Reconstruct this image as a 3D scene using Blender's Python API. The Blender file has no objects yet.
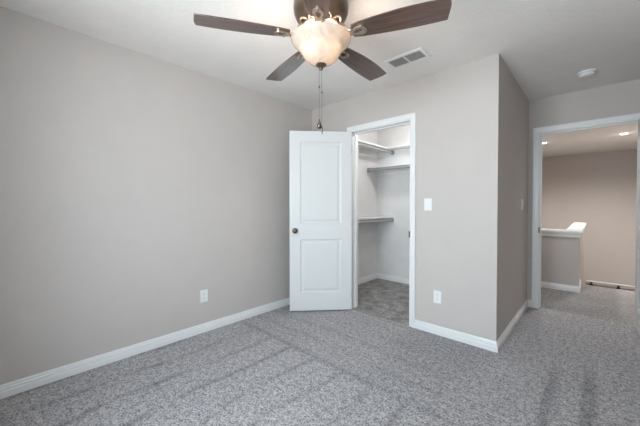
import bpy, bmesh, math, random
from mathutils import Vector, Matrix
random.seed(7)
S = bpy.context.scene
COL = S.collection
R = math.radians
PI = math.pi

# ------------------------------------------------------------------ camera
F_PX = 294.55
cam = bpy.data.cameras.new('camera')
cam.sensor_fit = 'HORIZONTAL'
cam.sensor_width = 36.0
cam.lens = F_PX * 36.0 / 640.0
cam.shift_y = -3.6 / 640.0
cam.clip_start = 0.02
camo = bpy.data.objects.new('camera', cam)
COL.objects.link(camo)
camo.location = (0, 0, 1.2093)
camo.rotation_euler = (R(90 - 0.87), 0, R(42.954))
S.camera = camo

# ------------------------------------------------------------------ world
W = bpy.data.worlds.new('daylight_sky')
S.world = W
W.use_nodes = True
nt = W.node_tree
nt.nodes.clear()
wo = nt.nodes.new('ShaderNodeOutputWorld')
bg = nt.nodes.new('ShaderNodeBackground')
sky = nt.nodes.new('ShaderNodeTexSky')
sky.sky_type = 'HOSEK_WILKIE'
sky.sun_direction = (0.3, 0.6, 0.74)
sky.turbidity = 3.0
nt.links.new(sky.outputs[0], bg.inputs[0])
bg.inputs[1].default_value = 0.6
nt.links.new(bg.outputs[0], wo.inputs[0])

def light(name, kind, loc, energy, color=(1, 1, 1), rot=(0, 0, 0), **kw):
    l = bpy.data.lights.new(name, kind)
    l.energy = energy
    l.color = color
    for k, v in kw.items():
        setattr(l, k, v)
    o = bpy.data.objects.new(name, l)
    COL.objects.link(o)
    o.location = loc
    o.rotation_euler = rot
    return o

# daylight entering by the window in the wall behind the camera
K_SKY, K_GROUND, K_FAN, K_CLOSET, K_HALL = 0.88, 0.92, 8.0, 2.5, 6.4
WIN = (-1.40, -0.30, 0.75, 2.10)      # x0, x1, z0, z1
WCX, WCZ = (WIN[0] + WIN[1]) / 2, (WIN[2] + WIN[3]) / 2
# blue skylight comes down through the window, warmer light bounces up from the ground outside
light('window_skylight', 'AREA', (WCX, -0.66, WCZ + 0.08), 90 * K_SKY, (0.46, 0.76, 1.0), (R(66), 0, R(14)),
      shape='RECTANGLE', size=WIN[1] - WIN[0] + 0.1, size_y=WIN[3] - WIN[2])
light('window_ground_bounce', 'AREA', (WCX, -0.68, WCZ - 0.08), 90 * K_GROUND, (1.0, 0.92, 0.825), (R(112), 0, R(12)),
      shape='RECTANGLE', size=WIN[1] - WIN[0] + 0.1, size_y=WIN[3] - WIN[2])

S.view_settings.view_transform = 'Standard'
S.view_settings.look = 'None'
S.view_settings.gamma = 1.0
S.view_settings.use_curve_mapping = False
S.view_settings.exposure = 0.0

# ------------------------------------------------------------------ materials
def mat(name, color, rough=0.6, metal=0.0, spec=0.5, emit=None, estr=0):
    m = bpy.data.materials.new(name)
    m.use_nodes = True
    b = m.node_tree.nodes['Principled BSDF']
    b.inputs['Base Color'].default_value = (*color, 1)
    b.inputs['Roughness'].default_value = rough
    b.inputs['Metallic'].default_value = metal
    b.inputs['Specular IOR Level'].default_value = spec
    if emit:
        b.inputs['Emission Color'].default_value = (*emit, 1)
        b.inputs['Emission Strength'].default_value = estr
    return m

def nodes(m):
    return m.node_tree.nodes, m.node_tree.links, m.node_tree.nodes['Principled BSDF']

def paint(name, color, rough, scale, strength, dist=0.002, vary=0.03):
    """painted drywall: faint mottling and an orange-peel bump"""
    m = mat(name, color, rough, spec=0.3)
    N, L, b = nodes(m)
    geo = N.new('ShaderNodeNewGeometry')
    n1 = N.new('ShaderNodeTexNoise'); n1.inputs['Scale'].default_value = scale; n1.inputs['Detail'].default_value = 3
    n2 = N.new('ShaderNodeTexNoise'); n2.inputs['Scale'].default_value = 6; n2.inputs['Detail'].default_value = 2
    L.new(geo.outputs['Position'], n1.inputs['Vector']); L.new(geo.outputs['Position'], n2.inputs['Vector'])
    r = N.new('ShaderNodeValToRGB')
    r.color_ramp.elements[0].position = 0.3; r.color_ramp.elements[1].position = 0.7
    r.color_ramp.elements[0].color = tuple(c * (1 - vary) for c in color) + (1,)
    r.color_ramp.elements[1].color = tuple(min(1, c * (1 + vary)) for c in color) + (1,)
    L.new(n2.outputs['Fac'], r.inputs['Fac']); L.new(r.outputs['Color'], b.inputs['Base Color'])
    bp = N.new('ShaderNodeBump'); bp.inputs['Strength'].default_value = strength; bp.inputs['Distance'].default_value = dist
    L.new(n1.outputs['Fac'], bp.inputs['Height']); L.new(bp.outputs['Normal'], b.inputs['Normal'])
    return m

M = {}
M['wall'] = paint('greige_wall_paint', (0.556, 0.510, 0.480), 0.62, 70, 0.28, 0.002, 0.012)
M['closet_wall'] = paint('pale_closet_paint', (0.75, 0.74, 0.73), 0.7, 70, 0.2)
M['ceiling'] = paint('textured_ceiling_paint', (0.83, 0.80, 0.775), 0.85, 34, 0.6, 0.004, 0.015)
M['trim'] = mat('white_semigloss_trim', (0.80, 0.80, 0.79), 0.32, spec=0.5)
M['door'] = mat('white_door_paint', (0.73, 0.73, 0.72), 0.35, spec=0.5)
M['plastic'] = mat('white_plastic', (0.82, 0.82, 0.81), 0.3)
M['dark_slot'] = mat('dark_slot', (0.03, 0.03, 0.03), 0.6)
M['bronze'] = mat('oil_rubbed_bronze', (0.16, 0.12, 0.09), 0.30, 0.85)
M['brushed'] = mat('aged_nickel_bronze', (0.46, 0.36, 0.28), 0.34, 0.85)
M['black_metal'] = mat('black_bracket_metal', (0.02, 0.02, 0.02), 0.4, 0.6)
M['steel'] = mat('brushed_steel', (0.42, 0.41, 0.40), 0.3, 0.9)
M['rod'] = mat('grey_painted_rod', (0.36, 0.355, 0.35), 0.35, 0.3)
M['exterior'] = mat('exterior_brick_tan', (0.42, 0.36, 0.31), 0.9)
M['vent_dark'] = mat('duct_shade_dark', (0.10, 0.10, 0.10), 0.9)
M['vent_blade'] = mat('louvre_shade_grey', (0.40, 0.39, 0.38), 0.5)  # grey paints in the shade of the gaps between white louvres

def carpet_mat(name, dark, lite, tracks=True, blotch=0.0, bscale=3.2):
    m = mat(name, lite, 0.95, spec=0.15)
    N, L, b = nodes(m)
    b.inputs['Sheen Weight'].default_value = 0.15
    b.inputs['Sheen Roughness'].default_value = 0.6
    b.inputs['Sheen Tint'].default_value = (0.86, 0.9, 1.0, 1)
    geo = N.new('ShaderNodeNewGeometry')
    def noise(sc, det=2, rough=0.5):
        n = N.new('ShaderNodeTexNoise'); n.inputs['Scale'].default_value = sc
        n.inputs['Detail'].default_value = det; n.inputs['Roughness'].default_value = rough
        L.new(geo.outputs['Position'], n.inputs['Vector']); return n
    def math_(op, a, bb=None, c=None, clamp=False):
        n = N.new('ShaderNodeMath'); n.operation = op; n.use_clamp = clamp
        for i, v in enumerate((a, bb, c)):
            if v is None: continue
            if isinstance(v, (int, float)): n.inputs[i].default_value = v
            else: L.new(v, n.inputs[i])
        return n.outputs[0]
    fine = noise(88, 4, 0.85)
    r = N.new('ShaderNodeValToRGB')
    r.color_ramp.elements[0].position = 0.42; r.color_ramp.elements[1].position = 0.58
    r.color_ramp.elements[0].color = (*dark, 1); r.color_ramp.elements[1].color = (*lite, 1)
    mixed = math_('ADD', math_('MULTIPLY', fine.outputs['Fac'], 0.74), math_('MULTIPLY', noise(30, 3, 0.7).outputs['Fac'], 0.26))
    L.new(mixed, r.inputs['Fac'])
    sep = N.new('ShaderNodeSeparateXYZ'); L.new(geo.outputs['Position'], sep.inputs[0])
    X, Y = sep.outputs['X'], sep.outputs['Y']
    wob = math_('MULTIPLY', math_('SUBTRACT', noise(1.6, 2).outputs['Fac'], 0.5), 0.20)
    grain = noise(22, 3, 0.7).outputs['Fac']
    patch = noise(2.3, 2).outputs['Fac']
    fac = math_('ADD', 1.0, math_('MULTIPLY', math_('SUBTRACT', noise(bscale, 3).outputs['Fac'], 0.5), 0.22 + blotch))
    if tracks:
        def streak(coord, spacing, width, phase):
            q = math_('FRACT', math_('DIVIDE', math_('ADD', math_('ADD', coord, wob), phase), spacing))
            d = math_('ABSOLUTE', math_('SUBTRACT', q, 0.5))
            s = math_('SUBTRACT', 1.0, math_('DIVIDE', d, width / spacing), None, True)
            return math_('MULTIPLY', math_('MULTIPLY', s, math_('MULTIPLY_ADD', grain, 2.4, -0.5, True)), math_('MULTIPLY_ADD', patch, 3.2, -0.95, True))
        # nap laid along y close to the window, along x in front of the closet
        near = math_('MULTIPLY', math_('SUBTRACT', math_('ADD', 1.66, math_('MULTIPLY', wob, 0.4)), Y), 25.0, None, True)
        lft = math_('MULTIPLY', math_('SUBTRACT', -0.55, X), 6.0, None, True)
        far = math_('SUBTRACT', 1.0, near, None, True)
        mid = math_('MULTIPLY', math_('SUBTRACT', 2.45, Y), 8.0, None, True)
        s1 = math_('MULTIPLY', math_('MULTIPLY', streak(X, 0.27, 0.036, 3.095), near), lft)
        s2 = math_('MULTIPLY', math_('MULTIPLY', math_('MULTIPLY', streak(Y, 0.23, 0.05, 0.06), far), mid), lft)
        # two darker wheel-wide marks running into the entry
        def band(x0, x1, y0, y1):
            a = math_('MULTIPLY', math_('SUBTRACT', math_('ADD', X, math_('MULTIPLY', wob, 0.15)), x0), 60, None, True)
            c = math_('MULTIPLY', math_('SUBTRACT', x1, X), 28, None, True)
            e = math_('MULTIPLY', math_('SUBTRACT', y1, Y), 2.2, None, True)
            f = math_('MULTIPLY', math_('SUBTRACT', Y, y0), 10, None, True)
            return math_('MULTIPLY', math_('MULTIPLY', a, c), math_('MULTIPLY', e, f))
        s3 = math_('ADD', band(-0.235, -0.150, 0.3, 2.95), band(-0.055, 0.04, 0.3, 3.1))
        edge = math_('MULTIPLY', math_('SUBTRACT', 1.0, math_('MULTIPLY', math_('ABSOLUTE', math_('SUBTRACT', Y, math_('ADD', 1.68, math_('MULTIPLY', wob, 0.4)))), 28), None, True), lft)
        tot = math_('ADD', math_('ADD', math_('MULTIPLY', s1, 0.55), math_('MULTIPLY', s2, 0.24)), math_('ADD', math_('MULTIPLY', s3, 0.32), math_('MULTIPLY', edge, 0.12)))
        tot = math_('ADD', tot, math_('MULTIPLY', math_('MULTIPLY', far, lft), 0.05))
        fac = math_('SUBTRACT', fac, tot)
        ln = math_('ABSOLUTE', math_('ADD', math_('SUBTRACT', Y, 2.44), math_('MULTIPLY', X, 0.134)))
        seam = math_('MULTIPLY', math_('SUBTRACT', 1.0, math_('MULTIPLY', ln, 55), None, True), math_('MULTIPLY', math_('SUBTRACT', -1.30, X), 20, None, True))
        seam = math_('MULTIPLY', seam, math_('MULTIPLY', math_('ADD', X, 2.02), 20, None, True))
        fac = math_('ADD', fac, math_('MULTIPLY', seam, 0.28))
    mx = N.new('ShaderNodeVectorMath'); mx.operation = 'SCALE'
    L.new(r.outputs['Color'], mx.inputs[0]); L.new(fac, mx.inputs['Scale'])
    L.new(mx.outputs[0], b.inputs['Base Color'])
    bp = N.new('ShaderNodeBump'); bp.inputs['Strength'].default_value = 0.8; bp.inputs['Distance'].default_value = 0.006
    L.new(fine.outputs['Fac'], bp.inputs['Height']); L.new(bp.outputs['Normal'], b.inputs['Normal'])
    return m
M['carpet'] = carpet_mat('grey_speckled_carpet', (0.100, 0.093, 0.094), (0.575, 0.535, 0.525))
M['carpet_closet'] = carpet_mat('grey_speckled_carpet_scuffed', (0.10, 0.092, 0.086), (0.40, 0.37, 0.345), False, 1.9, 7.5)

def wood(name):
    m = mat(name, (0.1, 0.05, 0.03), 0.34, spec=0.6)
    N, L, b = nodes(m)
    b.inputs['Coat Weight'].default_value = 0.9; b.inputs['Coat Roughness'].default_value = 0.22
    tc = N.new('ShaderNodeTexCoord')
    mp = N.new('ShaderNodeMapping'); mp.inputs['Scale'].default_value = (2.2, 34, 10)
    n = N.new('ShaderNodeTexNoise'); n.inputs['Scale'].default_value = 1.6; n.inputs['Detail'].default_value = 6; n.inputs['Distortion'].default_value = 0.7
    L.new(tc.outputs['Object'], mp.inputs[0]); L.new(mp.outputs[0], n.inputs['Vector'])
    r = N.new('ShaderNodeValToRGB')
    r.color_ramp.elements[0].position = 0.32; r.color_ramp.elements[1].position = 0.68
    r.color_ramp.elements[0].color = (0.040, 0.021, 0.016, 1); r.color_ramp.elements[1].color = (0.125, 0.066, 0.047, 1)
    L.new(n.outputs['Fac'], r.inputs['Fac']); L.new(r.outputs['Color'], b.inputs['Base Color'])
    return m
M['walnut'] = wood('dark_walnut')

def frosted():
    m = bpy.data.materials.new('frosted_alabaster_glass'); m.use_nodes = True
    N, L = m.node_tree.nodes, m.node_tree.links
    N.clear()
    out = N.new('ShaderNodeOutputMaterial')
    tr = N.new('ShaderNodeBsdfTranslucent'); df = N.new('ShaderNodeBsdfDiffuse'); gl = N.new('ShaderNodeBsdfGlossy')
    tc = N.new('ShaderNodeTexCoord'); n = N.new('ShaderNodeTexNoise')
    n.inputs['Scale'].default_value = 9; n.inputs['Detail'].default_value = 4; n.inputs['Distortion'].default_value = 2.5
    r = N.new('ShaderNodeValToRGB')
    r.color_ramp.elements[0].position = 0.3; r.color_ramp.elements[1].position = 0.65
    r.color_ramp.elements[0].color = (0.42, 0.35, 0.29, 1); r.color_ramp.elements[1].color = (0.62, 0.57, 0.51, 1)
    L.new(tc.outputs['Object'], n.inputs['Vector']); L.new(n.outputs['Fac'], r.inputs['Fac'])
    L.new(r.outputs['Color'], tr.inputs['Color']); df.inputs['Color'].default_value = (0.80, 0.74, 0.68, 1)
    gl.inputs['Roughness'].default_value = 0.25
    m1 = N.new('ShaderNodeMixShader'); m1.inputs[0].default_value = 0.35
    L.new(tr.outputs[0], m1.inputs[1]); L.new(df.outputs[0], m1.inputs[2])
    fr = N.new('ShaderNodeFresnel'); fr.inputs[0].default_value = 1.4
    m2 = N.new('ShaderNodeMixShader'); L.new(fr.outputs[0], m2.inputs[0])
    L.new(m1.outputs[0], m2.inputs[1]); L.new(gl.outputs[0], m2.inputs[2])
    L.new(m2.outputs[0], out.inputs[0])
    return m
M['frosted'] = frosted()

def pane_mat():
    m = bpy.data.materials.new('window_glass'); m.use_nodes = True
    N, L = m.node_tree.nodes, m.node_tree.links
    N.clear()
    out = N.new('ShaderNodeOutputMaterial'); t = N.new('ShaderNodeBsdfTransparent'); g = N.new('ShaderNodeBsdfGlossy')
    g.inputs['Roughness'].default_value = 0.02
    mx = N.new('ShaderNodeMixShader'); mx.inputs[0].default_value = 0.06
    L.new(t.outputs[0], mx.inputs[1]); L.new(g.outputs[0], mx.inputs[2]); L.new(mx.outputs[0], out.inputs[0])
    return m
M['glass'] = pane_mat()
M['bulb'] = mat('lit_bulb', (1, 1, 1), 0.5, emit=(1.0, 0.83, 0.66), estr=110)
M['can_lens'] = mat('lit_downlight_lens', (1, 1, 1), 0.5, emit=(1.0, 0.90, 0.78), estr=14)
M['dome_lens'] = mat('added_dome_glow', (1, 1, 1), 0.5, emit=(1.0, 0.95, 0.9), estr=4 * K_CLOSET)

# ------------------------------------------------------------------ mesh helpers
def finish(name, bm, material, parent=None, smooth=None, bevel=None):
    bmesh.ops.recalc_face_normals(bm, faces=bm.faces[:])
    me = bpy.data.meshes.new(name); bm.to_mesh(me); bm.free()
    me.materials.append(material)
    o = bpy.data.objects.new(name, me); COL.objects.link(o)
    if parent: o.parent = parent
    if bevel:
        b = o.modifiers.new('bevel', 'BEVEL'); b.width = bevel; b.segments = 2; b.limit_method = 'ANGLE'; b.angle_limit = R(40)
    if smooth is not None:
        for p in me.polygons: p.use_smooth = True
        me.set_sharp_from_angle(angle=R(smooth))
    return o

def box(bm, x0, x1, y0, y1, z0, z1):
    vs = [bm.verts.new((x, y, z)) for x in (x0, x1) for y in (y0, y1) for z in (z0, z1)]
    for f in ((0, 1, 3, 2), (4, 6, 7, 5), (0, 4, 5, 1), (2, 3, 7, 6), (0, 2, 6, 4), (1, 5, 7, 3)):
        bm.faces.new([vs[i] for i in f])

def boxes(name, lst, material, parent=None, **kw):
    bm = bmesh.new()
    for b in lst: box(bm, *b)
    return finish(name, bm, material, parent, **kw)

def struct(o, label=None, cat=None):
    o['kind'] = 'structure'
    if label: o['label'] = label
    if cat: o['category'] = cat
    return o

def tag(o, label, cat, group=None):
    o['label'] = label; o['category'] = cat
    if group: o['group'] = group
    return o

def empty(name, loc, rz=0):
    o = bpy.data.objects.new(name, None); COL.objects.link(o)
    o.location = loc; o.rotation_euler = (0, 0, rz); o.empty_display_size = 0.1
    return o

def sweep(bm, path, profile, tomap, closed=False):
    """path: 2-D points; profile: (offset to the left of travel, height) closed loop; mitred corners"""
    n = len(path); rings = []
    for i, p in enumerate(path):
        p = Vector(p)
        def dirn(a, b): return (Vector(b) - Vector(a)).normalized()
        if closed or 0 < i < n - 1:
            d0 = dirn(path[i - 1], path[i]); d1 = dirn(path[i], path[(i + 1) % n])
        elif i == 0: d0 = d1 = dirn(path[0], path[1])
        else: d0 = d1 = dirn(path[-2], path[-1])
        n0 = Vector((-d0.y, d0.x)); n1 = Vector((-d1.y, d1.x))
        m = (n0 + n1); m = m / m.dot(n0)
        rings.append([bm.verts.new(tomap(p.x + m.x * o, p.y + m.y * o, h)) for o, h in profile])
    k = len(profile)
    rng = range(n if closed else n - 1)
    for i in rng:
        a, b = rings[i], rings[(i + 1) % n]
        for j in range(k):
            bm.faces.new((a[j], a[(j + 1) % k], b[(j + 1) % k], b[j]))
    if not closed:
        bm.faces.new(rings[0]); bm.faces.new(rings[-1])

def lathe(bm, prof, seg=32, center=(0, 0), close=False):
    rings = []
    for r_, z in prof:
        if r_ < 1e-5: rings.append([bm.verts.new((center[0], center[1], z))])
        else: rings.append([bm.verts.new((center[0] + r_ * math.cos(2 * PI * i / seg), center[1] + r_ * math.sin(2 * PI * i / seg), z)) for i in range(seg)])
    pairs = list(zip(rings[:-1], rings[1:]))
    if close: pairs.append((rings[-1], rings[0]))
    for a, b in pairs:
        for i in range(seg):
            j = (i + 1) % seg
            if len(a) == 1 and len(b) == 1: continue
            if len(a) == 1: bm.faces.new((a[0], b[i], b[j]))
            elif len(b) == 1: bm.faces.new((a[i], a[j], b[0]))
            else: bm.faces.new((a[i], a[j], b[j], b[i]))

def tube(bm, pts, r_, seg=12, cap=True):
    pts = [Vector(p) for p in pts]; rings = []
    ref = None
    for i, p in enumerate(pts):
        t = (pts[min(i + 1, len(pts) - 1)] - pts[max(i - 1, 0)]).normalized()
        if ref is None:
            ref = t.orthogonal().normalized()
        ref = (ref - t * ref.dot(t)).normalized()
        b = t.cross(ref)
        rr = r_[i] if isinstance(r_, (list, tuple)) else r_
        rings.append([bm.verts.new(p + (ref * math.cos(2 * PI * k / seg) + b * math.sin(2 * PI * k / seg)) * rr) for k in range(seg)])
    for a, b in zip(rings[:-1], rings[1:]):
        for k in range(seg):
            bm.faces.new((a[k], a[(k + 1) % seg], b[(k + 1) % seg], b[k]))
    if cap:
        bm.faces.new(rings[0]); bm.faces.new(rings[-1])

# ------------------------------------------------------------------ plan (metres)
XL, XR = -2.708, 0.470         # bedroom left / right wall faces
YR, YC = -0.330, 2.751         # wall behind the camera / closet wall face
XA, YH = -0.579, 4.244         # entry wall face / hall door wall face
T = 0.12
H = 2.44
CX0, CY1 = -2.620, 4.205       # closet interior left / back
D1 = (-2.055, -1.344, 2.045)   # closet opening x0, x1, top
D2 = (-0.465, 0.340, 2.040)    # hall opening
HY = 9.50                      # far wall of the stair hall
HX0, HX1 = -2.30, 0.98
HWX0, HWX1, HWY0, HWY1 = -0.268, -0.146, 5.395, 5.517   # half wall leg / front run
LEG_END = 7.90
STAIR_Y = 6.0

# floors and ceilings
struct(boxes('floor', [(XL - T, XR + T, YR - T, YC, -0.12, 0), (XA - T, XR + T, YC, YH + 0.06, -0.12, 0)], M['carpet']),
       'grey speckled carpet with vacuum tracks on the bedroom floor', 'carpet')
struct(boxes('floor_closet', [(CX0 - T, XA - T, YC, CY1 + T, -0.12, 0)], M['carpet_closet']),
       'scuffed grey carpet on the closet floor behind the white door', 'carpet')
M['carpet_hall'] = carpet_mat('grey_speckled_carpet_hall', (0.13, 0.12, 0.115), (0.47, 0.45, 0.43), False, 0.2)
struct(boxes('floor_hall', [(HX0, HX1, YH + 0.06, HWY1, -0.2, 0), (HWX0, HX1, HWY1, STAIR_Y, -0.2, 0)], M['carpet_hall']),
       'grey carpeted landing beyond the hall doorway', 'carpet')
st = []
for i in range(7):
    st.append((HWX1, HX1, STAIR_Y + 0.27 * i, STAIR_Y + 0.27 * (i + 1), -0.19 * (i + 1) - 0.25, -0.19 * (i + 1)))
st.append((HWX1, HX1, STAIR_Y + 1.89, HY, -1.72, -1.52))
struct(boxes('floor_staircase', st, M['carpet_hall']), 'carpeted stairs dropping from the landing edge to a lower landing', 'stairs')
struct(boxes('floor_lower_hall', [(HX0, HWX1, HWY1, HY, -2.85, -2.70)], M['carpet_hall']), 'lower storey floor below the open stairwell', 'carpet')
struct(boxes('ceiling', [(XL - T, XR + T, YR - T, YH + 0.06, H, H + 0.12)], M['ceiling']), 'white textured bedroom ceiling around the fan', 'ceiling')
struct(boxes('ceiling_hall', [(HX0 - T, HX1 + T, YH + 0.06, HY + T, H, H + 0.12)], M['ceiling']), 'ceiling of the stair hall with two recessed lights', 'ceiling')

# walls
struct(boxes('wall_left', [(XL - T, XL, YR - T, YC + T, 0, H)], M['wall']), 'long greige bedroom wall at the left of the open closet door', 'wall')
x0, x1, z0, z1 = WIN
struct(boxes('wall_rear', [(XL, x0, YR - T, YR, 0, H), (x1, XR, YR - T, YR, 0, H), (x0, x1, YR - T, YR, 0, z0), (x0, x1, YR - T, YR, z1, H)], M['wall']),
       'greige window wall behind the camera', 'wall')
struct(boxes('wall_right', [(XR, XR + T, YR - T, YH, 0, H)], M['wall']), 'greige wall behind the open hall door', 'wall')
struct(boxes('wall_front', [(XL, D1[0] - 0.018, YC, YC + T, 0, H), (D1[1] + 0.018, XA, YC, YC + T, 0, H), (D1[0] - 0.018, D1[1] + 0.018, YC, YC + T, D1[2] + 0.018, H)], M['wall']),
       'greige wall holding the closet doorway', 'wall')
struct(boxes('wall_entry', [(XA - T, XA, YC + T, YH, 0, H)], M['wall']), 'shaded greige side wall of the entry beside the hall doorway', 'wall')
struct(boxes('wall_hall_side', [(XA - T, D2[0] - 0.018, YH, YH + T, 0, H), (D2[1] + 0.018, HX1 + T, YH, YH + T, 0, H), (D2[0] - 0.018, D2[1] + 0.018, YH, YH + T, D2[2] + 0.018, H), (HX0 - T, XA - T, CY1 + T, CY1 + T + 0.04, 0, H)], M['wall']),
       'greige wall holding the hall doorway', 'wall')
struct(boxes('wall_closet_left', [(CX0 - T, CX0, YC + T, CY1 + T, 0, H)], M['closet_wall']), 'pale closet wall on the left carrying two shelves', 'wall')
struct(boxes('wall_closet_back', [(CX0, XA - T, CY1, CY1 + T, 0, H)], M['closet_wall']), 'pale back wall of the closet', 'wall')
struct(boxes('wall_closet_right', [(XA - T - 0.012, XA - T, YC + T, CY1, 0, H)], M['closet_wall']), 'pale right wall inside the closet', 'wall')
struct(boxes('wall_hall_far', [(HX0 - T, HX1 + T, HY, HY + T, -2.85, H)], M['wall']), 'greige far wall of the stairwell behind the half wall', 'wall')
struct(boxes('wall_hall_left', [(HX0 - T, HX0, YH + T, HY, -2.85, H)], M['wall']), 'greige left wall of the stair hall', 'wall')
struct(boxes('wall_hall_right', [(HX1, HX1 + T, YH + T, HY, -2.85, H)], M['wall']), 'greige right wall of the stair hall', 'wall')
M['half'] = M['wall']
# L-shaped half wall around the stairwell
bm = bmesh.new()
pts = [(HX0, HWY0), (HWX1, HWY0), (HWX1, LEG_END), (HWX0, LEG_END), (HWX0, HWY1), (HX0, HWY1)]
lo = [bm.verts.new((x, y, -0.01)) for x, y in pts]; hi = [bm.verts.new((x, y, 0.822)) for x, y in pts]
bm.faces.new(lo); bm.faces.new(hi)
for i in range(6):
    j = (i + 1) % 6; bm.faces.new((lo[i], lo[j], hi[j], hi[i]))
box(bm, HWX0, HWX1, HWY1, LEG_END, -2.85, -0.2)
box(bm, HWX0, HWX1, STAIR_Y, LEG_END, -0.2, -0.01)
struct(finish('wall_half', bm, M['half']), 'low half wall with white cap guarding the stairwell', 'half wall')
# its cap with apron moulding
bm = bmesh.new()
xy = lambda x, y, h: (x, y, h)
cap_path = [(HX0, (HWY0 + HWY1) / 2), ((HWX0 + HWX1) / 2, (HWY0 + HWY1) / 2), ((HWX0 + HWX1) / 2, LEG_END)]
sweep(bm, cap_path, [(-0.094, 0.823), (-0.094, 0.846), (-0.088, 0.852), (0.088, 0.852), (0.094, 0.846), (0.094, 0.823)], xy)
sweep(bm, cap_path, [(-0.078, 0.762), (-0.082, 0.80), (-0.086, 0.823), (-0.061, 0.823), (-0.061, 0.755)], xy)
sweep(bm, cap_path, [(0.078, 0.762), (0.061, 0.755), (0.061, 0.823), (0.086, 0.823), (0.082, 0.80)], xy)
struct(finish('trim_half_wall_cap', bm, M['trim']), 'white cap and apron moulding along the top of the half wall', 'trim')

# baseboards: profile (offset from wall, z)
BP = [(0.0, 0.0), (0.0145, 0.0), (0.0145, 0.040), (0.0095, 0.045), (0.0095, 0.048), (0.0130, 0.051), (0.0130, 0.058), (0.0065, 0.064), (0.0065, 0.067), (0.0085, 0.071), (0.0040, 0.083), (0.0, 0.083)]
BPr = [(-o, z) for o, z in BP]
CW = 0.060
def baseboard(name, path, label, side=1):
    bm = bmesh.new(); sweep(bm, path, BP if side > 0 else BPr, xy)
    return struct(finish(name, bm, M['trim']), label, 'baseboard')
# left normal of travel must point into the room
baseboard('baseboard_left', [(D1[0] - CW - 0.002, YC), (XL, YC), (XL, YR), (XR, YR)], 'white baseboard along the long left wall')
baseboard('baseboard_front', [(XA, YH), (XA, YC), (D1[1] + CW + 0.002, YC)], 'white baseboard wrapping the outside corner between closet and entry')
baseboard('baseboard_entry_end', [(D2[0] - CW - 0.002, YH), (XA + 0.0146, YH)], 'short white baseboard piece beside the hall casing')
baseboard('baseboard_right', [(XR, YR + 0.015), (XR, YH), (D2[1] + CW + 0.002, YH)], 'white baseboard on the wall behind the hall door')
baseboard('baseboard_closet', [(XA - T - 0.012, YC + T), (XA - T - 0.012, CY1), (CX0, CY1), (CX0, YC + T)], 'white baseboard around the closet floor')
baseboard('baseboard_half_wall', [(HX0, HWY0), (HWX1, HWY0), (HWX1, STAIR_Y)], 'white baseboard at the foot of the half wall', -1)
baseboard('baseboard_hall_right', [(HX1, YH + T), (HX1, STAIR_Y)], 'white baseboard on the right wall of the landing')

# door casings + jambs (mapped into wall planes)
CP = [(0.0, 0.0), (0.0, 0.008), (0.010, 0.011), (0.014, 0.014), (0.040, 0.015), (0.046, 0.018), (CW, 0.018), (CW, 0.0)]
def casing(name, d, yface, outward, ydepth, label, strike=None):
    bm = bmesh.new()
    a, b, zt = d
    rev = 0.004
    m = lambda x, z, h: (x, yface + outward * h, z)
    # travel up the left side, over, down the right side; outside lies on the left hand
    sweep(bm, [(a - rev, 0.0), (a - rev, zt + rev), (b + rev, zt + rev), (b + rev, 0.0)], CP, m)
    yb = yface - outward * ydepth
    m2 = lambda x, z, h: (x, yb - outward * h, z)
    sweep(bm, [(a - rev, 0.0), (a - rev, zt + rev), (b + rev, zt + rev), (b + rev, 0.0)], CP, m2)
    ylo, yhi = min(yface, yb), max(yface, yb)
    box(bm, a - 0.0178, a, ylo, yhi, 0, zt); box(bm, b, b + 0.0178, ylo, yhi, 0, zt); box(bm, a - 0.0178, b + 0.0178, ylo, yhi, zt, zt + 0.0178)
    # door stop strips
    ys = yface - outward * 0.055
    s0, s1 = min(ys, ys - outward * 0.035), max(ys, ys - outward * 0.035)
    box(bm, a, a + 0.011, s0, s1, 0, zt); box(bm, b - 0.011, b, s0, s1, 0, zt); box(bm, a + 0.011, b - 0.011, s0, s1, zt - 0.011, zt)
    o = struct(finish(name, bm, M['trim']), label, 'door casing')
    if strike:
        sx, sgn = strike
        e0, e1 = sorted((sx + sgn * 0.0025, sx - sgn * 0.010)); f0, f1 = sorted((sx, sx + sgn * 0.0025))
        ps = boxes('strike_plate', [(e0, e1, yface - 0.0105, yface - 0.0082, 0.885, 0.950), (f0, f1, yface - 0.0082, yface + 0.040, 0.885, 0.950)], M['bronze'], o)
        ps['label'] = 'dark bronze strike plate'
    return o
casing('trim_1', D1, YC, -1, T, 'white casing around the closet doorway', (D1[1], -1))
casing('trim_2', D2, YH, -1, T, 'white casing around the hall doorway', (D2[0], 1))

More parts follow.
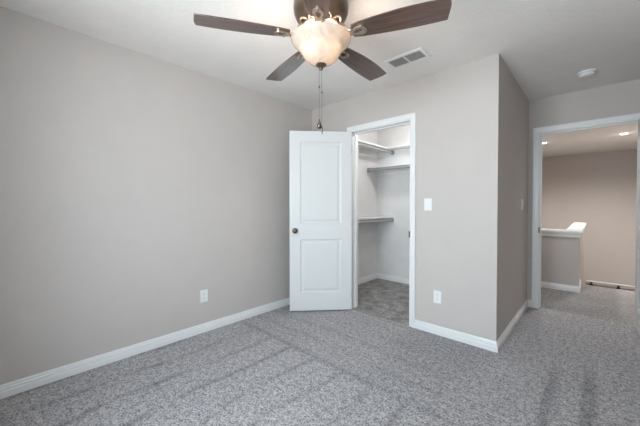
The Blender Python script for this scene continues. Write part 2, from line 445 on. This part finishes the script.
# ------------------------------------------------------------------ doors
def two_panel_door(name, w, h, t, label, pin_y):
    """hinge axis at origin, slab runs along +x, thickness 0..-t in y; both faces moulded"""
    bm = bmesh.new()
    sx0, sx1 = 0.118, w - 0.118
    zs = [0.0, 0.200, 0.805, 0.985, 1.905, h]
    def face_side(y, s):
        def q(pts): bm.faces.new([bm.verts.new((x, y, z)) for x, z in pts])
        def rect(xa, xb, za, zb): q([(xa, za), (xb, za), (xb, zb), (xa, zb)])
        for k in range(5):
            rect(0, sx0, zs[k], zs[k + 1]); rect(sx1, w, zs[k], zs[k + 1])
        for k in (0, 2, 4): rect(sx0, sx1, zs[k], zs[k + 1])
        for k in (1, 3):
            loops = []
            for ins, dep in ((0, 0), (0.006, 0.006), (0.016, 0.0095), (0.030, 0.0095), (0.046, 0.003)):
                yy = y - s * dep
                loops.append([bm.verts.new(v) for v in ((sx0 + ins, yy, zs[k] + ins), (sx1 - ins, yy, zs[k] + ins), (sx1 - ins, yy, zs[k + 1] - ins), (sx0 + ins, yy, zs[k + 1] - ins))])
            for A, B in zip(loops[:-1], loops[1:]):
                for i in range(4):
                    j = (i + 1) % 4; bm.faces.new((A[i], A[j], B[j], B[i]))
            bm.faces.new(loops[-1])
    face_side(0, 1); face_side(-t, -1)
    def quad(a, b, c, d): bm.faces.new([bm.verts.new(v) for v in (a, b, c, d)])
    for k in range(5):
        quad((0, 0, zs[k]), (0, -t, zs[k]), (0, -t, zs[k + 1]), (0, 0, zs[k + 1]))
        quad((w, 0, zs[k]), (w, -t, zs[k]), (w, -t, zs[k + 1]), (w, 0, zs[k + 1]))
    xs = [0, sx0, sx1, w]
    for k in range(3):
        for z in (0, h): quad((xs[k], 0, z), (xs[k + 1], 0, z), (xs[k + 1], -t, z), (xs[k], -t, z))
    bmesh.ops.remove_doubles(bm, verts=bm.verts[:], dist=0.0004)
    o = struct(finish(name, bm, M['door']), label, 'door')
    # knobs on both sides
    for s in (1, -1):
        kb = bmesh.new()
        lathe(kb, [(0, 0), (0.031, 0), (0.032, 0.004), (0.028, 0.008), (0.012, 0.011), (0.0105, 0.026), (0.014, 0.032), (0.024, 0.038), (0.028, 0.048), (0.026, 0.057), (0.015, 0.063), (0, 0.064)], 28)
        rot = Matrix.Rotation(-s * PI / 2, 4, 'X')
        bmesh.ops.transform(kb, matrix=Matrix.Translation((w - 0.061, 0 if s > 0 else -t, 0.905)) @ rot, verts=kb.verts[:])
        kn = finish('door_knob', kb, M['bronze'], o, smooth=35)
        kn['label'] = 'dark bronze round knob'
    boxes('latch_plate', [(w - 0.0005, w + 0.001, -t * 0.83, -t * 0.17, 0.875, 0.935)], M['bronze'], o)
    for z in (0.18, 1.0, 1.83):
        hb = bmesh.new(); tube(hb, [(-0.004, pin_y, z - 0.045), (-0.004, pin_y, z + 0.045)], 0.0055, 10)
        box(hb, -0.0015, 0.0, -t + 0.004, 0.0, z - 0.044, z + 0.044)
        finish('hinge', hb, M['bronze'], o)
    return o

d1 = two_panel_door('door_1', 0.704, 2.025, 0.035, 'open white two-panel closet door with dark round knob', -0.038)
# slab face towards the bedroom runs from the hinge side (-2.022, 2.701) to the free edge (-2.500, 2.186)
d1.location = (-2.022, 2.701, 0.014)
d1.rotation_euler = (0, 0, math.atan2(2.186 - 2.701, -2.500 + 2.022))
d2 = two_panel_door('door_2', 0.790, 2.020, 0.035, 'white hall door swung open against the right wall', 0.003)
d2.location = (0.337, 4.226, 0.012)
d2.rotation_euler = (0, 0, math.atan2(-1.0, 0.05))

# ------------------------------------------------------------------ bedroom window (behind the camera)
x0, x1, z0, z1 = WIN
win = struct(boxes('window_1', [
    (x0, x0 + 0.05, YR - 0.10, YR - 0.04, z0, z1), (x1 - 0.05, x1, YR - 0.10, YR - 0.04, z0, z1),
    (x0 + 0.05, x1 - 0.05, YR - 0.10, YR - 0.04, z0, z0 + 0.05), (x0 + 0.05, x1 - 0.05, YR - 0.10, YR - 0.04, z1 - 0.05, z1),
    (x0 + 0.05, x1 - 0.05, YR - 0.09, YR - 0.05, (z0 + z1) / 2 - 0.02, (z0 + z1) / 2 + 0.02)], M['plastic']), 'white framed bedroom window', 'window')
boxes('window_pane', [(x0 + 0.05, x1 - 0.05, YR - 0.072, YR - 0.068, z0 + 0.05, z1 - 0.05)], M['glass'], win)
boxes('window_sill', [(x0 - 0.04, x1 + 0.04, YR - 0.02, YR + 0.03, z0 - 0.02, z0 + 0.002)], M['trim'], win)

# ------------------------------------------------------------------ closet shelving
ZU, ZL, ZB = 2.085, 1.028, 1.800    # upper-left, lower-left, back shelf tops
def shelf(name, x0, x1, y0, y1, ztop, cleats, label, group=None):
    o = boxes(name, [(x0, x1, y0, y1, ztop - 0.019, ztop)], M['trim'], bevel=0.002)
    tag(o, label, 'shelf', 'white shelves in the closet')
    for c in cleats:
        boxes('cleat', [c], M['trim'], o, bevel=0.003)
    return o
sw = 0.30
g = 0.001
shelf('closet_shelf', CX0 + g, CX0 + sw, YC + T + g, CY1 - g, ZU,
      [(CX0 + g, CX0 + 0.019, YC + T + g, CY1 - 0.02, ZU - 0.089 - 0.019, ZU - 0.0195), (CX0 + 0.02, CX0 + sw + 0.02, CY1 - 0.019, CY1 - g, ZU - 0.108, ZU - 0.0195)],
      'topmost white shelf on the left closet wall')
shelf('closet_shelf', CX0 + g, CX0 + sw, YC + T + g, CY1 - g, ZL,
      [(CX0 + g, CX0 + 0.019, YC + T + g, CY1 - 0.02, ZL - 0.108, ZL - 0.0195), (CX0 + 0.02, CX0 + sw + 0.02, CY1 - 0.019, CY1 - g, ZL - 0.108, ZL - 0.0195)],
      'low white shelf on the left closet wall at waist height')
shelf('closet_shelf', CX0 + g, XA - T - 0.013, CY1 - 0.305, CY1 - g, ZB,
      [(CX0 + 0.02, XA - T - 0.013, CY1 - 0.019, CY1 - g, ZB - 0.108, ZB - 0.0195), (CX0 + g, CX0 + 0.019, CY1 - 0.305, CY1 - 0.02, ZB - 0.108, ZB - 0.0195)],
      'white shelf across the back closet wall above its rod')
shelf('closet_shelf', CX0 + sw + 0.002, XA - T - 0.013, CY1 - 0.22, CY1 - g, ZU + 0.0,
      [(CX0 + sw + 0.022, XA - T - 0.013, CY1 - 0.019, CY1 - g, ZU - 0.06, ZU - 0.0195)],
      'highest white shelf on the back closet wall near the ceiling')
def rod(p, q, label, ax):
    bm = bmesh.new(); tube(bm, [p, q], 0.018, 18)
    o = finish('closet_rod', bm, M['rod'], smooth=40)
    tag(o, label, 'closet rod', 'grey hanging rods in the closet')
    for e, s in ((p, 1), (q, -1)):
        cb = bmesh.new()
        v = [0, 0, 0]; v[ax] = s * 0.012
        a = Vector(e); tube(cb, [a, a + Vector(v)], 0.03, 20)
        finish('rod_socket', cb, M['steel'], o, smooth=40)
    return o
rod((CX0 + 0.288, YC + T + g, ZU - 0.058), (CX0 + 0.288, CY1 - 0.02, ZU - 0.058), 'grey rod under the topmost left closet shelf', 1)
rod((CX0 + 0.288, YC + T + g, ZL - 0.058), (CX0 + 0.288, CY1 - 0.02, ZL - 0.058), 'grey rod under the low left closet shelf', 1)
rod((CX0 + 0.02, CY1 - 0.295, ZB - 0.050), (XA - T - 0.013, CY1 - 0.295, ZB - 0.050), 'grey rod running along the back closet shelf', 0)
# dome lamp added out of view to brighten the closet
cl = empty('closet_added_lamp', (-1.45, 3.45, H))
tag(cl, 'added unseen dome lamp on the closet ceiling', 'added lamp')
bm = bmesh.new(); lathe(bm, [(0, -0.001), (0.13, -0.001), (0.13, -0.03), (0, -0.03)], 32); finish('lamp_base', bm, M['plastic'], cl, smooth=40)
bm = bmesh.new(); lathe(bm, [(0.12, -0.031), (0.115, -0.06), (0.08, -0.085), (0.0, -0.095)], 32); finish('lamp_lens', bm, M['dome_lens'], cl, smooth=60)
light('closet_fill', 'POINT', (-1.45, 3.45, H - 0.13), 9 * K_CLOSET, (0.97, 0.98, 1.0), shadow_soft_size=0.05)

# ------------------------------------------------------------------ wall plates
def plate_bm(bm, w, h, t=0.006):
    """plate in the local xz plane, front towards -y, bevelled rim"""
    L = []
    for ins, y in ((0, 0), (0, -t * 0.45), (0.004, -t)):
        L.append([bm.verts.new(v) for v in ((-w / 2 + ins, y, -h / 2 + ins), (w / 2 - ins, y, -h / 2 + ins), (w / 2 - ins, y, h / 2 - ins), (-w / 2 + ins, y, h / 2 - ins))])
    bm.faces.new(L[0]); bm.faces.new(L[-1])
    for A, B in zip(L[:-1], L[1:]):
        for i in range(4):
            j = (i + 1) % 4; bm.faces.new((A[i], A[j], B[j], B[i]))
def screw(z, parent, y=-0.006):
    bm = bmesh.new(); tube(bm, [(0, y, z), (0, y - 0.0012, z)], 0.0032, 10); finish('screw', bm, M['plastic'], parent)
def outlet(loc, rz, label):
    e = empty('wall_outlet', loc, rz); tag(e, label, 'outlet', 'white wall outlets of the bedroom')
    bm = bmesh.new(); plate_bm(bm, 0.072, 0.116); finish('cover_plate', bm, M['plastic'], e)
    for z in (0.0195, -0.0195):
        bm = bmesh.new()
        pts = [(0.0165 * math.cos(a), z + max(-0.0125, min(0.0125, 0.0165 * math.sin(a)))) for a in [2 * PI * k / 24 for k in range(24)]]
        A = [bm.verts.new((x, -0.006, zz)) for x, zz in pts]; B = [bm.verts.new((x, -0.0085, zz)) for x, zz in pts]
        bm.faces.new(B)
        for i in range(24):
            j = (i + 1) % 24; bm.faces.new((A[i], A[j], B[j], B[i]))
        rc = finish('receptacle', bm, M['plastic'], e)
        boxes('slot', [(-0.0075, -0.0055, -0.0092, -0.0084, z - 0.001, z + 0.008), (0.0055, 0.0075, -0.0092, -0.0084, z - 0.001, z + 0.007), (-0.002, 0.002, -0.0092, -0.0084, z - 0.009, z - 0.005)], M['dark_slot'], rc)
    screw(0, e)
    return e
def switch(loc, rz, label, material='plastic'):
    e = empty('light_switch', loc, rz); tag(e, label, 'light switch', 'white toggle switches of the bedroom')
    bm = bmesh.new(); plate_bm(bm, 0.072, 0.116); finish('cover_plate', bm, M[material], e)
    boxes('toggle', [(-0.005, 0.005, -0.017, -0.0055, -0.002, 0.010)], M[material], e, bevel=0.0015)
    boxes('toggle_surround', [(-0.0065, 0.0065, -0.0068, -0.0055, -0.013, 0.013)], M[material], e)
    screw(0.03, e); screw(-0.03, e)
    return e
outlet((-1.062, YC, 0.350), 0, 'white outlet on the wall beside the closet doorway, below the switch')
outlet((XL, 1.289, 0.343), R(90), 'white outlet on the long left wall above the baseboard')
switch((-1.156, YC, 1.213), 0, 'white toggle switch on the wall right of the closet doorway')
switch((XA, 3.865, 1.215), R(90), 'white toggle switch on the shaded entry wall near the hall casing')

# ------------------------------------------------------------------ smoke detector
sd = empty('smoke_detector', (-0.062, 3.70, H)); tag(sd, 'round white smoke detector on the ceiling before the hall doorway', 'smoke detector')
bm = bmesh.new(); lathe(bm, [(0, 0), (0.070, 0), (0.070, -0.010), (0.066, -0.013), (0, -0.013)], 40); finish('mounting_base', bm, M['plastic'], sd, smooth=35)
bm = bmesh.new(); lathe(bm, [(0.054, -0.0132), (0.057, -0.018), (0.055, -0.030), (0.046, -0.038), (0.030, -0.041), (0, -0.042)], 40); finish('cover', bm, M['plastic'], sd, smooth=35)

# ------------------------------------------------------------------ ceiling air register
vx0, vx1, vy0, vy1 = -1.337, -0.994, 2.228, 2.422
av = empty('air_vent', ((vx0 + vx1) / 2, (vy0 + vy1) / 2, H)); tag(av, 'white rectangular air register with two louvre banks on the ceiling', 'air vent')
w2, h2 = (vx1 - vx0) / 2, (vy1 - vy0) / 2
rim = 0.030
bm = bmesh.new()
def frame_loop(hx, hy, z): return [bm.verts.new(v) for v in ((-hx, -hy, z), (hx, -hy, z), (hx, hy, z), (-hx, hy, z))]
L_ = [frame_loop(w2, h2, -0.0005), frame_loop(w2, h2, -0.004), frame_loop(w2 - 0.006, h2 - 0.006, -0.009), frame_loop(w2 - rim, h2 - rim, -0.009), frame_loop(w2 - rim, h2 - rim, -0.0005)]
for A, B in zip(L_, L_[1:] + L_[:1]):
    for i in range(4):
        j = (i + 1) % 4; bm.faces.new((A[i], A[j], B[j], B[i]))
finish('vent_frame', bm, M['plastic'], av)
boxes('centre_bar', [(-0.007, 0.007, -h2 + rim, h2 - rim, -0.010, -0.0006)], M['plastic'], av)
boxes('duct_shade_sheet', [(-w2 + rim, w2 - rim, -h2 + rim, h2 - rim, -0.0010, -0.0004)], M['vent_dark'], av)  # flat dark sheet painted as the shade behind the louvres
nl = 6
for s in (-1, 1):
    for k in range(nl):
        y = -h2 + rim + (k + 0.5) * (2 * (h2 - rim)) / nl
        bm = bmesh.new(); box(bm, -0.5 * (w2 - rim - 0.008), 0.5 * (w2 - rim - 0.008), -0.0068, 0.0068, -0.0005, 0.0005)
        o = finish('louvre', bm, M['vent_blade'], av)
        o.location = (s * (0.0075 + (w2 - rim - 0.007) / 2), y, -0.0055); o.rotation_euler = (R(-4), 0, 0)
for s in (-1, 1):
    bm = bmesh.new(); tube(bm, [(s * (w2 - rim / 2), 0, -0.009), (s * (w2 - rim / 2), 0, -0.0105)], 0.004, 10); finish('screw', bm, M['plastic'], av)

# ------------------------------------------------------------------ recessed lights and handrail in the stair hall
for x, y, lab in ((0.362, 7.31, 'lit recessed light on the hall ceiling towards the right jamb'), (-0.751, 7.31, 'lit recessed light on the hall ceiling just past the left casing'),
                  (-0.35, 4.78, 'added unseen light on the hall ceiling right behind the door header')):  # last one is added out of view to brighten half wall and landing
    e = empty('recessed_light', (x, y, H)); tag(e, lab, 'recessed light', 'recessed lights in the hall ceiling')
    bm = bmesh.new(); lathe(bm, [(0.052, -0.0005), (0.082, -0.0005), (0.081, -0.004), (0.056, -0.008), (0.052, -0.005)], 36, close=True); finish('trim_ring', bm, M['plastic'], e, smooth=30)
    bm = bmesh.new(); lathe(bm, [(0, -0.006), (0.0518, -0.006), (0.0518, -0.001), (0, -0.001)], 36); finish('lens', bm, M['can_lens'], e)
    light('recessed_bulb', 'SPOT', (x, y, H - 0.03), (28 if y > 6 else 8) * K_HALL, (1.0, 0.95, 0.90) if y > 6 else (0.93, 0.97, 1.0), spot_size=R(160), spot_blend=0.8, shadow_soft_size=0.06)
    light('recessed_spill', 'POINT', (x, y, H - 0.055), 0.07 * K_HALL, (1.0, 0.95, 0.9), shadow_soft_size=0.06)

hr = empty('stair_handrail', (-0.115, HY, -0.60)); tag(hr, 'white handrail with black brackets low on the far stairwell wall', 'handrail')
bm = bmesh.new(); tube(bm, [(0.0, -0.004, -0.03), (0.0, -0.045, -0.02), (0.02, -0.07, 0.0), (0.08, -0.075, 0.008), (1.06, -0.075, 0.008)], 0.018, 14)
finish('rail', bm, M['trim'], hr, smooth=50)
for x in (0.080, 0.535):
    bm = bmesh.new()
    tube(bm, [(x, -0.001, -0.085), (x, -0.012, -0.085)], 0.032, 16)
    tube(bm, [(x, -0.012, -0.085), (x, -0.055, -0.075), (x, -0.075, -0.045), (x, -0.075, -0.0102)], 0.013, 10)
    box(bm, x - 0.035, x + 0.035, -0.088, -0.062, -0.018, -0.0102)
    bk = finish('bracket', bm, M['black_metal'], hr, smooth=40); bk['label'] = 'black rail bracket'

# ------------------------------------------------------------------ ceiling fan
FX, FY = -1.126, 1.218
fan = empty('ceiling_fan', (FX, FY, H)); tag(fan, 'five-blade dark wood ceiling fan with lit frosted bowl and pull chains', 'ceiling fan')
def zf(z): return z - H
def fl(name, prof, m, seg=48, **kw):
    bm = bmesh.new(); lathe(bm, [(r_, zf(z)) for r_, z in prof], seg, close=kw.pop('close', False)); return finish(name, bm, m, kw.pop('parent', fan), smooth=kw.pop('smooth', 35))
fl('canopy', [(0, 2.4399), (0.098, 2.4399), (0.100, 2.428), (0.094, 2.405), (0.078, 2.388), (0, 2.388)], M['bronze'])
fl('motor_housing', [(0, 2.388), (0.090, 2.388), (0.118, 2.380), (0.138, 2.362), (0.150, 2.335), (0.154, 2.305), (0.151, 2.278), (0.140, 2.250), (0.122, 2.228), (0.108, 2.215), (0.104, 2.205), (0.0, 2.205)], M['bronze'])
fl('flywheel', [(0, 2.2045), (0.100, 2.2045), (0.106, 2.198), (0.106, 2.188), (0.098, 2.182), (0, 2.182)], M['brushed'])
fl('switch_housing', [(0, 2.1815), (0.062, 2.1815), (0.066, 2.172), (0.064, 2.150), (0.072, 2.142), (0.076, 2.134), (0.060, 2.128), (0, 2.128)], M['brushed'])
# slots between the blade irons: scrollwork ring
for k in range(10):
    a = 2 * PI * k / 10 + R(93.5 + 18)
    bm = bmesh.new()
    pts = []
    for i in range(13):
        t = -1 + i / 6
        pts.append(((0.112 + 0.016 * (1 - t * t)) * math.cos(a + t * 0.24), (0.112 + 0.016 * (1 - t * t)) * math.sin(a + t * 0.24), zf(2.196 + 0.012 * (1 - t * t))))
    tube(bm, pts, 0.0048, 8)
    finish('scroll_ornament', bm, M['brushed'], fan, smooth=50)

BL0, BL1 = 0.185, 0.657
def blade_outline():
    up, dn = [], []
    n = 22
    for i in range(n + 1):
        t = i / n
        x = BL0 + (BL1 - BL0) * t
        bulge = math.sin(PI * min(1, t / 1.15)) ** 0.8
        half_a = 0.046 + 0.010 * t + 0.014 * bulge
        half_b = 0.046 + 0.010 * t + 0.024 * bulge
        up.append((x - 0.006 * t * t, half_a)); dn.append((x + 0.004 * t * t, -half_b))
    # slanted tip: trailing corner pulled back a little, rounded root
    root = [(BL0 - 0.010 * math.cos(a), 0.048 * math.sin(a)) for a in [PI / 2 * (1 - 2 * k / 8) for k in range(1, 8)]]
    outline = root + []          # from +y to -y around the root
    outline += dn
    outline += [(BL1 + 0.0085, -0.030), (BL1 + 0.005, 0.0), (BL1, 0.030)]
    outline += list(reversed(up))
    return outline
OUT = blade_outline()
def fan_blade(k):
    ang = R(93.5 + 72 * k)
    pitch = R(-9.6)
    zc = zf(2.142)
    rot = Matrix.Rotation(ang, 4, 'Z')
    pm = Matrix.Rotation(pitch, 4, 'X')
    # blade
    bm = bmesh.new()
    A = [bm.verts.new((x, y, -0.003)) for x, y in OUT]; B = [bm.verts.new((x, y, 0.003)) for x, y in OUT]
    bm.faces.new(A); bm.faces.new(B)
    for i in range(len(OUT)):
        j = (i + 1) % len(OUT); bm.faces.new((A[i], A[j], B[j], B[i]))
    bl = finish('blade', bm, M['walnut'], fan, bevel=0.0015)
    bl.matrix_local = Matrix.Translation((0, 0, zc)) @ rot @ pm
    # blade iron: arm from the flywheel, open teardrop loop under the blade root
    bm = bmesh.new()
    n = 28
    def loop(sc, z):
        o_ = []
        for i in range(n):
            a = 2 * PI * i / n
            x = 0.212 + 0.048 * math.cos(a) * sc[0]
            w = 0.036 * (0.72 + 0.28 * math.cos(a)) * sc[1]
            o_.append(bm.verts.new((x, w * math.sin(a), z)))
        return o_
    l0, l1, l2, l3 = loop((1, 1), -0.0035), loop((1, 1), -0.011), loop((0.52, 0.50), -0.011), loop((0.52, 0.50), -0.0035)
    for P, Q in ((l0, l1), (l1, l2), (l2, l3), (l3, l0)):
        for i in range(n):
            j = (i + 1) % n; bm.faces.new((P[i], P[j], Q[j], Q[i]))
    for s in (1, -1):
        tube(bm, [(0.086, s * 0.012, 0.046), (0.112, s * 0.018, 0.040), (0.134, s * 0.021, 0.018), (0.152, s * 0.020, -0.003), (0.176, s * 0.014, -0.0075)], [0.011, 0.010, 0.009, 0.009, 0.007], 10)
    tube(bm, [(0.088, 0, 0.046), (0.118, 0, 0.036), (0.145, 0, 0.006), (0.170, 0, -0.007)], [0.010, 0.009, 0.008, 0.006], 10)
    ir = finish('blade_iron', bm, M['brushed'], fan, smooth=35)
    ir.matrix_local = Matrix.Translation((0, 0, zc)) @ rot @ pm
    for (x, y) in ((0.248, 0.0), (0.205, 0.025), (0.205, -0.025)):
        bm = bmesh.new(); lathe(bm, [(0, -0.0148), (0.003, -0.0145), (0.005, -0.0125), (0.0052, -0.0112), (0, -0.0112)], 12)
        bmesh.ops.translate(bm, verts=bm.verts[:], vec=(x, y, 0))
        finish('screw', bm, M['bronze'], ir, smooth=40)
for k in range(5): fan_blade(k)

# light kit
bowl = [(0.162, 2.134), (0.167, 2.131), (0.166, 2.125), (0.157, 2.110), (0.143, 2.096), (0.128, 2.083), (0.115, 2.068), (0.105, 2.050), (0.094, 2.030), (0.073, 2.012), (0.042, 2.001), (0.010, 1.997)]
inner = [(max(r_ - 0.004, 0.010), z + (0.0035 if i > 6 else 0.001)) for i, (r_, z) in enumerate(bowl)][1:]
fl('glass_bowl', bowl + list(reversed(inner)), M['frosted'], 64, smooth=60, close=True)
fl('fitter_pan', [(0, 2.1275), (0.070, 2.1275), (0.072, 2.122), (0.066, 2.116), (0, 2.116)], M['brushed'])
bm = bmesh.new(); tube(bm, [(0, 0, zf(2.1155)), (0, 0, zf(1.994))], 0.005, 10); finish('centre_rod', bm, M['brushed'], fan)
fl('finial', [(0, 2.0), (0.010, 1.9995), (0.029, 1.9935), (0.031, 1.990), (0.027, 1.985), (0.014, 1.980), (0.010, 1.975), (0.011, 1.969), (0.008, 1.963), (0, 1.961)], M['bronze'], 28)
camdir = R(43)
for s, lab in ((-1, 'l'), (1, 'r')):
    bx, by = s * 0.066 * math.cos(camdir), s * 0.066 * math.sin(camdir)
    bx += 0.045 * math.sin(camdir); by -= 0.045 * math.cos(camdir)
    bm = bmesh.new(); tube(bm, [(bx * 0.5, by * 0.5, zf(2.112)), (bx * 0.72, by * 0.72, zf(2.098))], 0.014, 14); finish('lamp_socket', bm, M['plastic'], fan, smooth=40)
    bm = bmesh.new()
    bmesh.ops.create_uvsphere(bm, u_segments=20, v_segments=14, radius=0.022)
    bmesh.ops.translate(bm, verts=bm.verts[:], vec=(bx, by, zf(2.080)))
    finish('light_bulb', bm, M['bulb'], fan, smooth=80)
    light('fan_bulb_light', 'POINT', (FX + bx, FY + by, 2.080), 8 * K_FAN, (1.0, 0.81, 0.65), shadow_soft_size=0.024)

# pull chains
def chain(dx, dy, zend, beads, kind):
    bm = bmesh.new()
    tube(bm, [(dx, dy, zf(1.985)), (dx, dy, zf(zend))], 0.0008, 6)
    z = 1.962
    while z > zend + 0.004:
        bmesh.ops.create_icosphere(bm, subdivisions=1, radius=0.0014, matrix=Matrix.Translation((dx, dy, zf(z)))); z -= 0.0062
    c = finish('pull_chain', bm, M['bronze'], fan)
    bm = bmesh.new()
    lathe(bm, [(0, zf(beads + 0.007)), (0.0035, zf(beads + 0.005)), (0.0045, zf(beads)), (0.0035, zf(beads - 0.005)), (0, zf(beads - 0.007))], 12, (dx, dy)); finish('coupling', bm, M['bronze'], c, smooth=50)
    bm = bmesh.new()
    if kind == 'drop':
        lathe(bm, [(0, zf(zend + 0.004)), (0.003, zf(zend)), (0.004, zf(zend - 0.010)), (0.009, zf(zend - 0.022)), (0.0125, zf(zend - 0.036)), (0.011, zf(zend - 0.046)), (0.006, zf(zend - 0.053)), (0, zf(zend - 0.055))], 18, (dx, dy))
    else:
        lathe(bm, [(0, zf(zend + 0.004)), (0.0035, zf(zend)), (0.0048, zf(zend - 0.008)), (0.0048, zf(zend - 0.036)), (0.003, zf(zend - 0.041)), (0, zf(zend - 0.042))], 14, (dx, dy))
    finish('chain_pendant', bm, M['bronze'], c, smooth=50)
chain(-0.010 * math.cos(camdir), -0.010 * math.sin(camdir), 1.690, 1.870, 'drop')
chain(0.004 * math.cos(camdir), 0.004 * math.sin(camdir), 1.648, 1.838, 'rod')
